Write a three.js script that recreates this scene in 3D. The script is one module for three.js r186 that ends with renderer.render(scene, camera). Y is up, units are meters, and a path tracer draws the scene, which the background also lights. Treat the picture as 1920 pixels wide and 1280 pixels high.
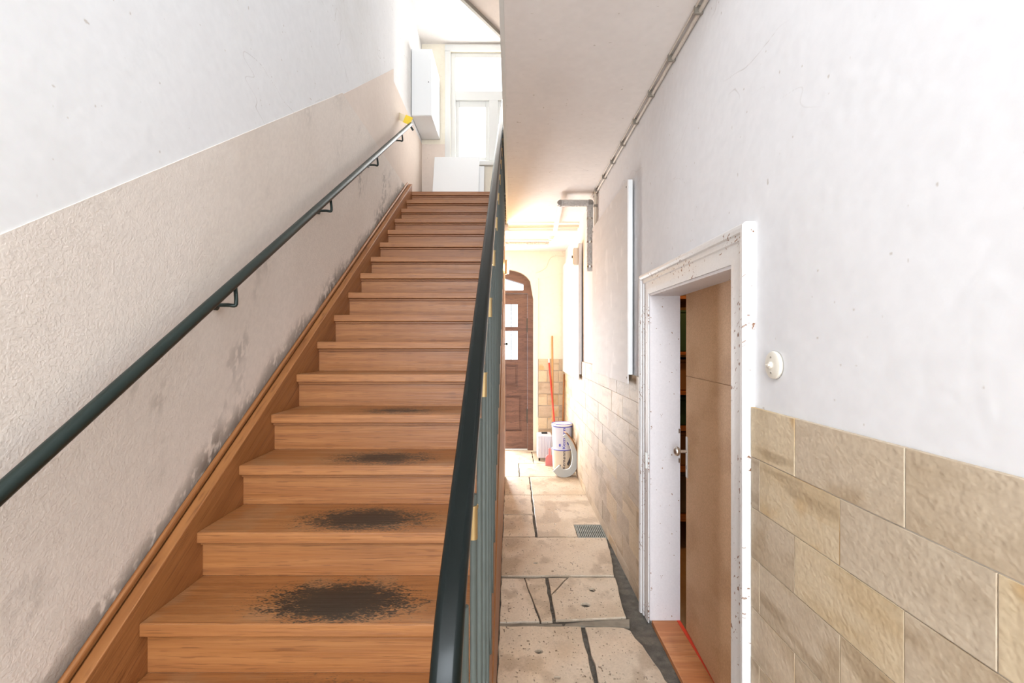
import * as THREE from 'three';
import { RoundedBoxGeometry } from 'three/addons/geometries/RoundedBoxGeometry.js';
import { mergeGeometries } from 'three/addons/utils/BufferGeometryUtils.js';
import { RectAreaLightUniformsLib } from 'three/addons/lights/RectAreaLightUniformsLib.js';
RectAreaLightUniformsLib.init();

// ---------------------------------------------------------------- camera, daylight, exposure
// y is height above the stone floor; depth d ahead of the camera is z = -d
const EYE = 1.57, F = 900;
const scene = new THREE.Scene();
const camera = new THREE.PerspectiveCamera(2 * Math.atan(640 / F) * 180 / Math.PI, 1.5, 0.05, 100);
camera.position.set(0, EYE, 0);
camera.lookAt(0, EYE, -5);
camera.setViewOffset(1920, 1280, 3, -2, 1920, 1280);
const renderer = new THREE.WebGLRenderer();
renderer.toneMapping = THREE.LinearToneMapping;
renderer.toneMappingExposure = 1.08;
renderer.shadowMap.enabled = true;
scene.background = new THREE.Color(0.86, 0.93, 1.0);
scene.backgroundIntensity = 3.0;

function daylight(name, w, h, pos, target, color, intensity) {
  const l = new THREE.RectAreaLight(new THREE.Color(...color), intensity, w, h);
  l.name = name; l.position.set(...pos); l.lookAt(...target); scene.add(l); return l;
}
// the sky that stands in each opening of the stairwell
daylight('landing_window_daylight', 1.2, 1.56, [-0.245, 4.98, -7.08], [-0.245, 4.98, 0], [1, 0.985, 0.96], 12);
daylight('courtyard_door_daylight', 0.46, 2.0, [-0.45, 1.05, -7.12], [-0.45, 1.05, 0], [1, 0.99, 0.98], 52);
daylight('entrance_daylight', 1.7, 2.6, [-0.2, 1.5, 3.76], [-0.2, 1.5, 0], [0.875, 0.935, 1], 12.8);
daylight('upper_front_window_daylight', 1.7, 2.1, [-0.25, 4.55, 3.76], [-0.25, 4.55, 0], [0.875, 0.935, 1], 17.5);

// ---------------------------------------------------------------- helpers
let seed = 12345;
const rnd = (a = 0, b = 1) => { seed = (seed * 1664525 + 1013904223) >>> 0; return a + (b - a) * seed / 4294967296; };
const taken = {};
function numbered(n) { if (!(n in taken)) { taken[n] = 0; return n; } taken[n]++; return n + '_' + String(taken[n]).padStart(3, '0'); }
function shade(o) { o.traverse((c) => { if (c.isMesh) { c.castShadow = true; c.receiveShadow = true; } }); return o; }
function mesh(name, geo, mat, parent) {
  const m = new THREE.Mesh(Array.isArray(geo) ? (geo.length > 1 ? mergeGeometries(geo.map(flat)) : geo[0]) : geo, mat);
  m.name = parent ? name : numbered(name); m.castShadow = m.receiveShadow = true;
  (parent || scene).add(m); return m;
}
function flat(g) { const h = g.index ? g.toNonIndexed() : g; for (const k of Object.keys(h.attributes)) if (!['position', 'normal', 'uv'].includes(k)) h.deleteAttribute(k); return h; }
function thing(name, label, category, pos = [0, 0, 0], group) {
  const g = new THREE.Group(); g.name = numbered(name); g.position.set(...pos); scene.add(g);
  g.userData = { label, category }; if (group) g.userData.group = group; return g;
}
function tag(o, label, category, group) { o.userData.label = label; o.userData.category = category; if (group) o.userData.group = group; return o; }
function structure(o, label, category) { o.userData.kind = 'structure'; if (label) { o.userData.label = label; o.userData.category = category; } return o; }
function setting(name, label, category, pos = [0, 0, 0]) { const g = new THREE.Group(); g.name = numbered(name); g.position.set(...pos); scene.add(g); return structure(g, label, category); }
// a box from corner to corner with uv in metres
function bx(x0, x1, y0, y1, z0, z1, r = 0, uo = 0) {
  const w = Math.abs(x1 - x0), h = Math.abs(y1 - y0), d = Math.abs(z1 - z0);
  const g = r ? new RoundedBoxGeometry(w, h, d, 2, Math.min(r, w / 2.01, h / 2.01, d / 2.01)) : new THREE.BoxGeometry(w, h, d);
  g.translate((x0 + x1) / 2, (y0 + y1) / 2, (z0 + z1) / 2);
  return boxUV(g, uo);
}
function boxUV(g, uo = 0) {
  const p = g.attributes.position, n = g.attributes.normal, uv = new Float32Array(p.count * 2);
  for (let i = 0; i < p.count; i++) {
    const ax = Math.abs(n.getX(i)), ay = Math.abs(n.getY(i)), az = Math.abs(n.getZ(i));
    let u, v;
    if (ax >= ay && ax >= az) { u = p.getZ(i); v = p.getY(i); } else if (ay >= az) { u = p.getX(i); v = p.getZ(i); } else { u = p.getX(i); v = p.getY(i); }
    uv[2 * i] = u + uo; uv[2 * i + 1] = v + uo * 1.7;
  }
  g.setAttribute('uv', new THREE.BufferAttribute(uv, 2)); return g;
}
function slopeUV(g) { const p = g.attributes.position, u = g.attributes.uv, c = Math.cos(0.5697), k = Math.sin(0.5697); for (let i = 0; i < u.count; i++) { const d = -p.getZ(i), y = p.getY(i); u.setXY(i, d * c + y * k, y * c - d * k + p.getX(i)); } return g; }
function swapUV(g) { const u = g.attributes.uv; for (let i = 0; i < u.count; i++) { const a = u.getX(i); u.setXY(i, u.getY(i), a); } return g; }
const V3 = (a) => new THREE.Vector3(...a);
function tube(pts, r, seg = 24, rad = 10, smooth = true) {
  let curve;
  if (pts.length === 2) curve = new THREE.LineCurve3(V3(pts[0]), V3(pts[1]));
  else if (smooth) curve = new THREE.CatmullRomCurve3(pts.map(V3), false, 'centripetal');
  else { curve = new THREE.CurvePath(); for (let i = 0; i + 1 < pts.length; i++) curve.add(new THREE.LineCurve3(V3(pts[i]), V3(pts[i + 1]))); }
  const g = new THREE.TubeGeometry(curve, seg, r, rad, false), L = curve.getLength(), u = g.attributes.uv;
  for (let i = 0; i < u.count; i++) u.setXY(i, u.getX(i) * L, u.getY(i) * 6.283 * r);
  const caps = [[0, -1], [1, 1]].map(([t, s]) => {
    const c = new THREE.CircleGeometry(r, rad), dir = curve.getTangentAt(t).multiplyScalar(s);
    c.applyQuaternion(new THREE.Quaternion().setFromUnitVectors(new THREE.Vector3(0, 0, 1), dir)); const e = curve.getPointAt(t); c.translate(e.x, e.y, e.z); return c;
  });
  return mergeGeometries([g, ...caps].map(flat));
}
function cyl(r0, r1, h, x, y, z, seg = 24) { const g = new THREE.CylinderGeometry(r1, r0, h, seg); g.translate(x, y + h / 2, z); return g; }
// polygon in (d, y) of the plane across x: spans x0..x1; d is depth ahead
function prismX(pts, x0, x1, bevel = 0, holes = []) {
  const s = new THREE.Shape(pts.map(([d, y]) => new THREE.Vector2(d, y)));
  for (const h of holes) s.holes.push(new THREE.Path(h.map(([d, y]) => new THREE.Vector2(d, y))));
  const g = new THREE.ExtrudeGeometry(s, { depth: x1 - x0 - 2 * bevel, bevelEnabled: bevel > 0, bevelThickness: bevel, bevelSize: bevel, bevelOffset: -bevel, bevelSegments: 2 });
  g.translate(0, 0, bevel);
  // (d, y, e) -> x = x0 + e, y, z = -d
  g.applyMatrix4(new THREE.Matrix4().set(0, 0, 1, x0, 0, 1, 0, 0, -1, 0, 0, 0, 0, 0, 0, 1));
  return g;
}
// polygon in (x, y): spans depth d0..d1
function prismZ(pts, d0, d1, bevel = 0, holes = []) {
  const s = new THREE.Shape(pts.map(([x, y]) => new THREE.Vector2(x, y)));
  for (const h of holes) s.holes.push(new THREE.Path(h.map(([x, y]) => new THREE.Vector2(x, y))));
  const g = new THREE.ExtrudeGeometry(s, { depth: d1 - d0 - 2 * bevel, bevelEnabled: bevel > 0, bevelThickness: bevel, bevelSize: bevel, bevelOffset: -bevel, bevelSegments: 2 });
  g.translate(0, 0, -d1 + bevel); return g;
}
// polygon in (x, d): spans height y0..y1
function prismY(pts, y0, y1, bevel = 0, holes = []) {
  const s = new THREE.Shape(pts.map(([x, d]) => new THREE.Vector2(x, d)));
  for (const h of holes) s.holes.push(new THREE.Path(h.map(([x, d]) => new THREE.Vector2(x, d))));
  const g = new THREE.ExtrudeGeometry(s, { depth: y1 - y0 - 2 * bevel, bevelEnabled: bevel > 0, bevelThickness: bevel, bevelSize: bevel, bevelOffset: -bevel, bevelSegments: 2 });
  g.rotateX(-Math.PI / 2); g.translate(0, y0 + bevel, 0); return g; // (x, d, e) -> (x, e, -d)
}
// closed profile [(across x, along normal)] carried along a path of (d, y) in a plane of constant x
function sweepX(path, profile, x) {
  const n = path.length, m = profile.length, pos = [], idx = [], uv = [];
  let run = 0;
  for (let i = 0; i < n; i++) {
    const a = path[Math.max(0, i - 1)], b = path[Math.min(n - 1, i + 1)];
    let td = b[0] - a[0], ty = b[1] - a[1]; const L = Math.hypot(td, ty); td /= L; ty /= L;
    if (i) run += Math.hypot(path[i][0] - path[i - 1][0], path[i][1] - path[i - 1][1]);
    const nd = -ty, ny = td;
    for (let j = 0; j <= m; j++) { const [px, pn] = profile[j % m]; pos.push(x + px, path[i][1] + ny * pn, -(path[i][0] + nd * pn)); uv.push(run, j / m * 0.18); }
  }
  for (let i = 0; i + 1 < n; i++) for (let j = 0; j < m; j++) { const a = i * (m + 1) + j, b = a + 1, c = a + m + 1, d = c + 1; idx.push(a, c, b, b, c, d); }
  for (const [base, flip] of [[0, true], [(n - 1) * (m + 1), false]]) for (let j = 1; j + 1 < m; j++) flip ? idx.push(base, base + j, base + j + 1) : idx.push(base, base + j + 1, base + j);
  const g = new THREE.BufferGeometry();
  g.setAttribute('position', new THREE.Float32BufferAttribute(pos, 3)); g.setAttribute('uv', new THREE.Float32BufferAttribute(uv, 2)); g.setIndex(idx); g.computeVertexNormals(); return g;
}
function roundRect(w, h, r, k = 4) {
  const p = []; for (const [sx, sy, a0] of [[1, 1, 0], [-1, 1, 90], [-1, -1, 180], [1, -1, 270]]) for (let i = 0; i <= k; i++) { const a = (a0 + 90 * i / k) * Math.PI / 180; p.push([sx * (w / 2 - r) + r * Math.cos(a), sy * (h / 2 - r) + r * Math.sin(a)]); } return p;
}

// ---------------------------------------------------------------- noise and textures
function lattice(s) { const t = new Float32Array(65536); let q = s * 2654435761 >>> 0; for (let i = 0; i < 65536; i++) { q = (q * 1664525 + 1013904223) >>> 0; t[i] = q / 4294967296; } return t; }
const LAT = [1, 2, 3, 4, 5, 6, 7, 8].map(lattice);
function vnoise(x, y, px, py, k) { // tiles every px, py cells
  const t = LAT[k & 7], xi = Math.floor(x), yi = Math.floor(y), fx = x - xi, fy = y - yi, sx = fx * fx * (3 - 2 * fx), sy = fy * fy * (3 - 2 * fy);
  const m = (a, p) => ((a % p) + p) % p, at = (a, b) => t[(m(a, px) * 197 + m(b, py) * 7919 + k * 131) & 65535];
  const a = at(xi, yi), b = at(xi + 1, yi), c = at(xi, yi + 1), d = at(xi + 1, yi + 1);
  return a + (b - a) * sx + (c - a) * sy + (a - b - c + d) * sx * sy;
}
function fbm(u, v, fx, fy, oct, k = 0) { let s = 0, a = 0.5, n = 0; for (let i = 0; i < oct; i++) { s += a * vnoise(u * fx, v * fy, fx, fy, k + i); n += a; a *= 0.5; fx *= 2; fy *= 2; } return s / n; }
const clamp = (x, a = 0, b = 1) => Math.min(b, Math.max(a, x));
const smooth = (a, b, x) => { const t = clamp((x - a) / (b - a)); return t * t * (3 - 2 * t); };
const mixc = (a, b, t) => [a[0] + (b[0] - a[0]) * t, a[1] + (b[1] - a[1]) * t, a[2] + (b[2] - a[2]) * t];
function tex(w, h, fn, srgb = true, rx = 1, ry = 1) {
  const d = new Uint8Array(w * h * 4);
  for (let y = 0; y < h; y++) for (let x = 0; x < w; x++) {
    const c = fn((x + 0.5) / w, (y + 0.5) / h), i = (y * w + x) * 4;
    if (typeof c === 'number') { d[i] = d[i + 1] = d[i + 2] = clamp(c) * 255; } else { d[i] = clamp(c[0], 0, 255); d[i + 1] = clamp(c[1], 0, 255); d[i + 2] = clamp(c[2], 0, 255); }
    d[i + 3] = 255;
  }
  const t = new THREE.DataTexture(d, w, h); t.wrapS = t.wrapT = THREE.RepeatWrapping; t.magFilter = THREE.LinearFilter; t.minFilter = THREE.LinearMipmapLinearFilter;
  if (srgb) t.colorSpace = THREE.SRGBColorSpace; t.repeat.set(1 / rx, 1 / ry); t.needsUpdate = true; return t;
}
function again(t, rx, ry, rot = 0) { const c = t.clone(); c.repeat.set(1 / rx, 1 / ry); c.rotation = rot; c.needsUpdate = true; return c; }

const plasterBump = tex(512, 512, (u, v) => 0.5 * fbm(u, v, 6, 6, 4, 1) + 0.5 * fbm(u, v, 60, 60, 2, 3), false, 1.4, 1.4);
const plasterMap = (c, c2, k) => tex(1024, 1024, (u, v) => {
  const n = fbm(u, v, 3, 3, 5, k), f = fbm(u, v, 90, 90, 2, k + 2), scr = Math.abs(fbm(u, v, 5, 14, 3, k + 3) - 0.5);
  let q = mixc(c, c2, smooth(0.4, 0.75, n)); const s = (f - 0.5) * 6; q = [q[0] + s, q[1] + s, q[2] + s];
  const crack = smooth(0.004, 0.0, scr) * smooth(0.64, 0.74, fbm(u, v, 4, 4, 2, k + 5)); q = mixc(q, [168, 160, 152], crack * 0.5);
  const chip = smooth(0.9, 0.94, fbm(u, v, 120, 120, 2, k + 1)); return mixc(q, [176, 164, 150], chip * 0.5);
}, true, 2.6, 2.6);
const M = {};
const std = (o) => new THREE.MeshStandardMaterial(o);
M.white = std({ map: plasterMap([236, 236, 236], [229, 228, 226], 0), bumpMap: plasterBump, bumpScale: 0.0012, roughness: 0.85 });
M.whiteRight = std({ map: plasterMap([234, 233, 234], [226, 224, 224], 2), bumpMap: again(plasterBump, 1.9, 1.9), bumpScale: 0.0018, roughness: 0.8 });
M.ceiling = std({ map: plasterMap([238, 233, 230], [232, 226, 222], 4), bumpMap: again(plasterBump, 1.7, 1.7), bumpScale: 0.0014, roughness: 0.6 });
M.backWall = std({ map: plasterMap([238, 230, 212], [230, 221, 200], 1), bumpMap: plasterBump, bumpScale: 0.0012, roughness: 0.85 });
M.beige = std({ map: plasterMap([231, 216, 203], [225, 209, 195], 3), bumpMap: plasterBump, bumpScale: 0.0012, roughness: 0.85 });
const chipBump = tex(1024, 1024, (u, v) => { const a = fbm(u, v, 130, 130, 2, 1), b = fbm(u + 0.3, v, 220, 220, 1, 4); return smooth(0.42, 0.6, a) * 0.7 + smooth(0.45, 0.7, b) * 0.3; }, false, 0.9, 0.9);
chipBump.channel = 1;
// woodchip paper on the stair wall: uv = (depth, height above the stair line)
M.woodchip = std({ map: tex(2048, 512, (u, v) => {
  const n = fbm(u, v, 10, 3, 4, 2), f = fbm(u, v, 400, 100, 2, 5);
  let q = mixc([229, 218, 207], [223, 211, 199], smooth(0.35, 0.7, n)); const s = (f - 0.5) * 10; q = [q[0] + s, q[1] + s, q[2] + s];
  // grime rubbed onto the paper just above the string, in ragged smears with a grain
  const up = v * 1.6, reach = 0.04 + 0.16 * fbm(u, v, 40, 1, 3, 6), grain = fbm(u, v, 300, 60, 3, 1);
  const g1 = smooth(0.0, 1.0, 1 - up / reach) * smooth(0.3, 0.62, grain + 0.22 * (1 - up / reach));
  const g2 = smooth(0.6, 0.8, fbm(u, v, 26, 5, 4, 4)) * smooth(0.35, 0.6, grain) * 0.35 * (up < 0.62 ? 1 : 0.3);
  return mixc(q, [126, 116, 106], clamp(g1 * 0.75 + g2));
}, true, 6.4, 1.6), bumpMap: chipBump, bumpScale: 0.0005, roughness: 0.8 });

const oakFn = (c0, c1, c2, k) => (u, v) => {
  const wob = fbm(u, v, 2, 4, 3, k) * 0.35, ring = fbm(u, v + wob * 0.12, 2, 26, 4, k + 1), fine = fbm(u, v, 6, 160, 2, k + 2), pore = smooth(0.64, 0.8, fbm(u, v, 14, 220, 2, k + 3));
  let q = mixc(c0, c1, smooth(0.3, 0.7, ring)); q = mixc(q, c2, pore * 0.55); const s = (fine - 0.5) * 16; return [q[0] + s, q[1] + s * 0.8, q[2] + s * 0.6];
};
const OAK = [[159, 105, 59], [145, 92, 49], [108, 65, 34]];
const oakRough = tex(512, 512, (u, v) => 0.34 + 0.22 * fbm(u, v, 4, 60, 3, 2), false, 1.1, 0.55);
const oakBump = tex(512, 512, (u, v) => fbm(u, v, 6, 150, 3, 2), false, 1.1, 0.55);
const wood = (cols, k, rx = 1.1, ry = 0.55, extra = {}) => std({ map: tex(1024, 512, oakFn(...cols, k), true, rx, ry), roughnessMap: again(oakRough, rx, ry), bumpMap: again(oakBump, rx, ry), bumpScale: 0.0006, roughness: 1, ...extra });
M.oak = wood(OAK, 0); M.oak2 = wood(OAK, 3); M.riser = wood(OAK, 1); M.riser2 = wood(OAK, 4); // one oak, several boards
M.string = wood(OAK, 2, 1.4, 0.6); M.panel = wood(OAK, 5, 1.4, 0.6);
// tread tops, worn black by feet: uv in metres from the tread's left front corner
const treadTop = (amount, k) => {
  const base = oakFn(...OAK, k);
  return std({ map: tex(1024, 320, (u, v) => {
    let q = base(u, v); const dust = fbm(u, v, 9, 4, 4, k + 2); q = mixc(q, [158, 128, 100], 0.3 * smooth(0.45, 0.7, dust));
    const dx = (u - 0.555) / 0.36, dy = (v - 0.42) / 0.6, r = Math.hypot(dx, dy), g = fbm(u, v, 160, 110, 2, k + 4) * 0.62 + fbm(u, v, 30, 24, 3, k + 1) * 0.38;
    const wear = smooth(0.28, 0.6, (1 - r) * 0.95 * amount + (g - 0.5) * 0.95 + 0.05);
    return mixc(q, [38, 34, 28], clamp(wear * (amount > 0 ? 1 : 0)) * 0.93);
  }, true, 1.035, 0.32), roughnessMap: again(oakRough, 1.035, 0.32), bumpMap: again(oakBump, 1.035, 0.32), bumpScale: 0.0006, roughness: 1 });
};
M.treadTops = [treadTop(1, 0), treadTop(0.9, 2), treadTop(0.75, 4), treadTop(0.6, 1), treadTop(0, 3)];

// sandstone
const sandBump = tex(512, 512, (u, v) => 0.6 * fbm(u, v, 20, 30, 4, 1) + 0.4 * fbm(u, v, 80, 100, 2, 4), false, 0.8, 0.8);
const sandstone = (a, b, c, k) => std({ map: tex(1024, 1024, (u, v) => {
  const n = fbm(u, v, 4, 6, 5, k), st = fbm(u + 0.4 * v, v, 3, 22, 4, k + 2), o = smooth(0.6, 0.78, fbm(u, v, 6, 7, 4, k + 3)), f = (fbm(u, v, 140, 140, 2, k + 1) - 0.5) * 16;
  let q = mixc(a, b, smooth(0.35, 0.68, n * 0.6 + st * 0.4)); q = mixc(q, c, o * 0.65); const d = smooth(0.6, 0.74, st) * 0.3; q = mixc(q, [132, 110, 84], d); return [q[0] + f, q[1] + f, q[2] + f * 0.9];
}, true, 1.3, 1.3), bumpMap: sandBump, bumpScale: 0.003, roughness: 0.62 });
M.tiles = [sandstone([206, 187, 160], [192, 170, 140], [188, 150, 100], 0), sandstone([204, 185, 160], [190, 169, 142], [178, 148, 110], 2), sandstone([200, 182, 158], [186, 166, 140], [168, 144, 114], 4), sandstone([209, 189, 158], [198, 173, 136], [192, 150, 94], 1), sandstone([200, 183, 160], [184, 165, 141], [160, 138, 112], 5)];
M.mortar = std({ map: tex(256, 256, (u, v) => { const s = 168 + 50 * fbm(u, v, 12, 12, 3, 1); return [s, s * 0.95, s * 0.88]; }, true, 0.4, 0.4), roughness: 0.95 });
// limestone paving
const limeBump = tex(1024, 1024, (u, v) => { const p = smooth(0.82, 0.9, fbm(u, v, 200, 200, 2, 2)) * 0.6 + smooth(0.79, 0.85, fbm(u, v, 100, 80, 2, 5)); return 1 - p * 0.6 - 0.15 * fbm(u, v, 12, 12, 3, 1); }, false, 1.1, 1.1);
const limeRough = tex(512, 512, (u, v) => 0.2 + 0.4 * fbm(u, v, 9, 9, 4, 3), false, 1.1, 1.1);
const limestone = (a, b, k) => std({ map: tex(1024, 1024, (u, v) => {
  const n = fbm(u, v, 4, 4, 5, k), f = (fbm(u, v, 150, 150, 2, 3) - 0.5) * 18, pit = smooth(0.82, 0.9, fbm(u, v, 200, 200, 2, 2)) * 0.6 + smooth(0.79, 0.85, fbm(u, v, 100, 80, 2, 5)) * 0.9, blot = smooth(0.5, 0.68, fbm(u, v, 9, 7, 5, k + 1));
  let q = mixc(a, b, smooth(0.35, 0.68, n)); q = mixc(q, [168, 148, 124], blot * 0.55); q = mixc(q, [112, 94, 74], clamp(pit) * 0.8); return [q[0] + f, q[1] + f, q[2] + f];
}, true, 1.1, 1.1), bumpMap: limeBump, bumpScale: 0.004, roughnessMap: limeRough, roughness: 1 });
M.lime = [limestone([220, 204, 182], [204, 184, 158], 0), limestone([216, 200, 178], [198, 178, 154], 2), limestone([225, 210, 190], [208, 190, 166], 4)];
M.earth = std({ map: tex(256, 256, (u, v) => { const s = 70 + 50 * fbm(u, v, 16, 16, 4, 1); return [s, s * 0.95, s * 0.86]; }, true, 0.5, 0.5), bumpMap: again(sandBump, 0.4, 0.4), bumpScale: 0.01, roughness: 0.95 });
M.fillStone = std({ map: tex(256, 256, (u, v) => { const s = 128 + 40 * fbm(u, v, 10, 10, 4, 1); return [s, s * 0.94, s * 0.84]; }, true, 0.4, 0.4), roughness: 0.8 });
// painted joinery with flakes gone
const flake = (c, under, k, amt) => tex(1024, 1024, (u, v) => { const a = fbm(u, v, 70, 60, 3, k), b = fbm(u, v, 7, 7, 2, k + 2), f = (fbm(u, v, 120, 120, 2, 1) - 0.5) * 7; const m = smooth(amt, amt + 0.02, a * 0.75 + b * 0.25); const q = mixc(c, under, m); return [q[0] + f, q[1] + f, q[2] + f]; }, true, 0.9, 0.9);
M.casing = std({ map: flake([226, 224, 222], [132, 96, 74], 1, 0.71), bumpMap: plasterBump, bumpScale: 0.002, roughness: 0.45 });
M.jamb = std({ map: flake([224, 220, 222], [150, 122, 102], 3, 0.76), roughness: 0.5 });
M.joinery = std({ color: 0xdcdcd8, roughness: 0.5 });
M.board = std({ map: tex(512, 512, (u, v) => { const s = (fbm(u, v, 8, 30, 4, 2) - 0.5) * 12 + smooth(0.68, 0.76, fbm(u, v, 16, 9, 3, 3)) * 9; return [229 + s, 224 + s, 220 + s]; }, true, 1.3, 1.3), roughness: 0.7 });
M.whiteSheet = std({ color: 0xeceeee, roughness: 0.6 });
M.hardboard = std({ map: tex(1024, 1024, (u, v) => { const f = (fbm(u, v, 200, 200, 2, 1) - 0.5) * 26, n = fbm(u, v, 3, 5, 4, 3); const q = mixc([206, 166, 126], [192, 150, 108], smooth(0.35, 0.7, n)); return [q[0] + f, q[1] + f * 0.95, q[2] + f * 0.85]; }, true, 0.9, 0.9), roughness: 0.7 });
M.railBlack = new THREE.MeshPhysicalMaterial({ color: 0x0a110f, roughness: 0.22, specularIntensity: 0.4 });
M.tubeGreen = std({ color: 0x24302c, roughness: 0.38, metalness: 0.3, bumpMap: plasterBump, bumpScale: 0.0006 });
M.steelGreen = std({ map: tex(256, 256, (u, v) => { const s = (fbm(u, v, 20, 20, 3, 2) - 0.5) * 16; return [78 + s, 85 + s, 81 + s]; }, true, 0.3, 0.3), roughness: 0.5 });
M.brass = std({ color: 0xb0966a, metalness: 0.85, roughness: 0.35 });
M.foil = std({ color: 0xf4f2ee, metalness: 0.12, roughness: 0.28, bumpMap: tex(512, 512, (u, v) => Math.abs(fbm(u, v, 14, 14, 4, 2) - 0.5) * 2, false, 0.25, 0.12), bumpScale: 0.02 });
M.pipeCream = std({ color: 0xe9dcc8, roughness: 0.5 });
M.conduit = std({ color: 0xc9bfb3, roughness: 0.5 });
M.clip = std({ color: 0x8f877c, roughness: 0.5, metalness: 0.4 });
M.chrome = std({ color: 0xcfcac2, metalness: 0.9, roughness: 0.28 });
M.grate = std({ color: 0x9aa09c, metalness: 0.3, roughness: 0.5 });
M.iron = std({ color: 0x4a504c, metalness: 0.6, roughness: 0.5 });
M.dark = std({ color: 0x1b1a18, roughness: 0.9 });
M.brownDoor = wood([[112, 78, 62], [94, 62, 48], [62, 40, 32]], 2, 0.5, 0.9, { roughness: 1 });
M.glass = new THREE.MeshPhysicalMaterial({ color: 0xffffff, transmission: 1, roughness: 0.02, thickness: 0, ior: 1.45 });
M.cream = std({ color: 0xe9e2d4, roughness: 0.35 });
M.red = std({ color: 0xd8402c, roughness: 0.45 });
M.pink = std({ color: 0xd88080, roughness: 0.5 });
M.pole = wood([[202, 152, 92], [184, 132, 76], [140, 96, 52]], 1, 0.8, 0.2);
M.plasticWhite = std({ color: 0xeef0f4, roughness: 0.4 });
M.plasticGrey = std({ color: 0xc9c9cf, roughness: 0.45 });
M.blue = std({ color: 0x4a4fc4, roughness: 0.4 });
M.yellow = std({ color: 0xf2d23c, roughness: 0.6 });
M.paleTape = std({ color: 0xe8d9b8, roughness: 0.6 });
M.threshold = wood([[206, 142, 92], [190, 122, 74], [150, 90, 52]], 0, 0.9, 0.4);
M.redStrip = std({ color: 0xe4492e, roughness: 0.5 });
M.ochre = std({ map: plasterMap([176, 150, 112], [160, 134, 98], 6), roughness: 0.9 });
M.shelfWood = wood([[176, 120, 66], [158, 100, 50], [110, 68, 34]], 4, 0.8, 0.3);
M.greenBox = std({ color: 0x1d4a37, roughness: 0.6 });
M.brownCard = std({ color: 0x8a6a44, roughness: 0.85 });
M.greyCloth = std({ color: 0x6b6558, roughness: 0.95 });
M.rustEdge = std({ color: 0x8a6136, roughness: 0.7 });
M.channel = std({ color: 0xc4cbcc, roughness: 0.55 });
M.rubble = std({ map: tex(128, 256, (u, v) => { const a = fbm(u, v, 6, 20, 3, 2); return a > 0.5 ? [40, 38, 36] : [210, 204, 196]; }, true, 0.1, 0.3), bumpMap: again(sandBump, 0.2, 0.2), bumpScale: 0.02, roughness: 0.95 });

// ---------------------------------------------------------------- measures
const XL = -1.215, XR = 0.79, DB = 6.9, DF = -3.6, SLAB = 2.95, LAND = 3.325, TOP = 5.86;
const RUN = 0.273, RISE = 0.175, D0 = 1.485, Y0 = 0.7, SL = RISE / RUN;
const nose = (d) => Y0 + (d - D0) * SL;          // height of the line through the nosings
const XS = -1.15, XO = -0.115, XF = -0.062;      // tread ends, outer string

// ---------------------------------------------------------------- walls
{ // left wall: white plaster, woodchip paper beside the stair, beige paint by the landing
  const w = setting('wall_left');
  mesh('plaster', [bx(XL - 0.16, XL - 0.003, 0, TOP, 3.6, -5.0), bx(XL - 0.16, XL - 0.06, 0, TOP, -5.0, -DB - 0.15), bx(XL - 0.06, XL - 0.003, 0, LAND - 0.3, -5.0, -DB)], M.white, w);
  const g = prismX([[-3.5, 0], [5.0, 0], [5.72, 3.3], [5.68, 3.375], [3.47, 3.375], [1.1426, 1.826], [-1.6, 0.02]].map(([d, y]) => [d, y]), XL - 0.003, XL);
  const p = g.attributes.position, u = g.attributes.uv;
  for (let i = 0; i < p.count; i++) u.setXY(i, -p.getZ(i) + 0.3, p.getY(i) - (nose(-p.getZ(i)) + 0.085));
  const u1 = new Float32Array(p.count * 2); for (let i = 0; i < p.count; i++) { u1[2 * i] = -p.getZ(i); u1[2 * i + 1] = p.getY(i); }
  g.setAttribute('uv1', new THREE.BufferAttribute(u1, 2));
  mesh('woodchip_paper', g, M.woodchip, w);
  mesh('beige_paint', [prismX([[3.49, 3.375], [5.0, 3.375], [5.0, 4.42]], XL - 0.003, XL - 0.001), prismX([[5.0, LAND], [DB, LAND], [DB, 4.42], [5.0, 4.42]], XL - 0.06, XL - 0.058)], M.beige, w);
}
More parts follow.
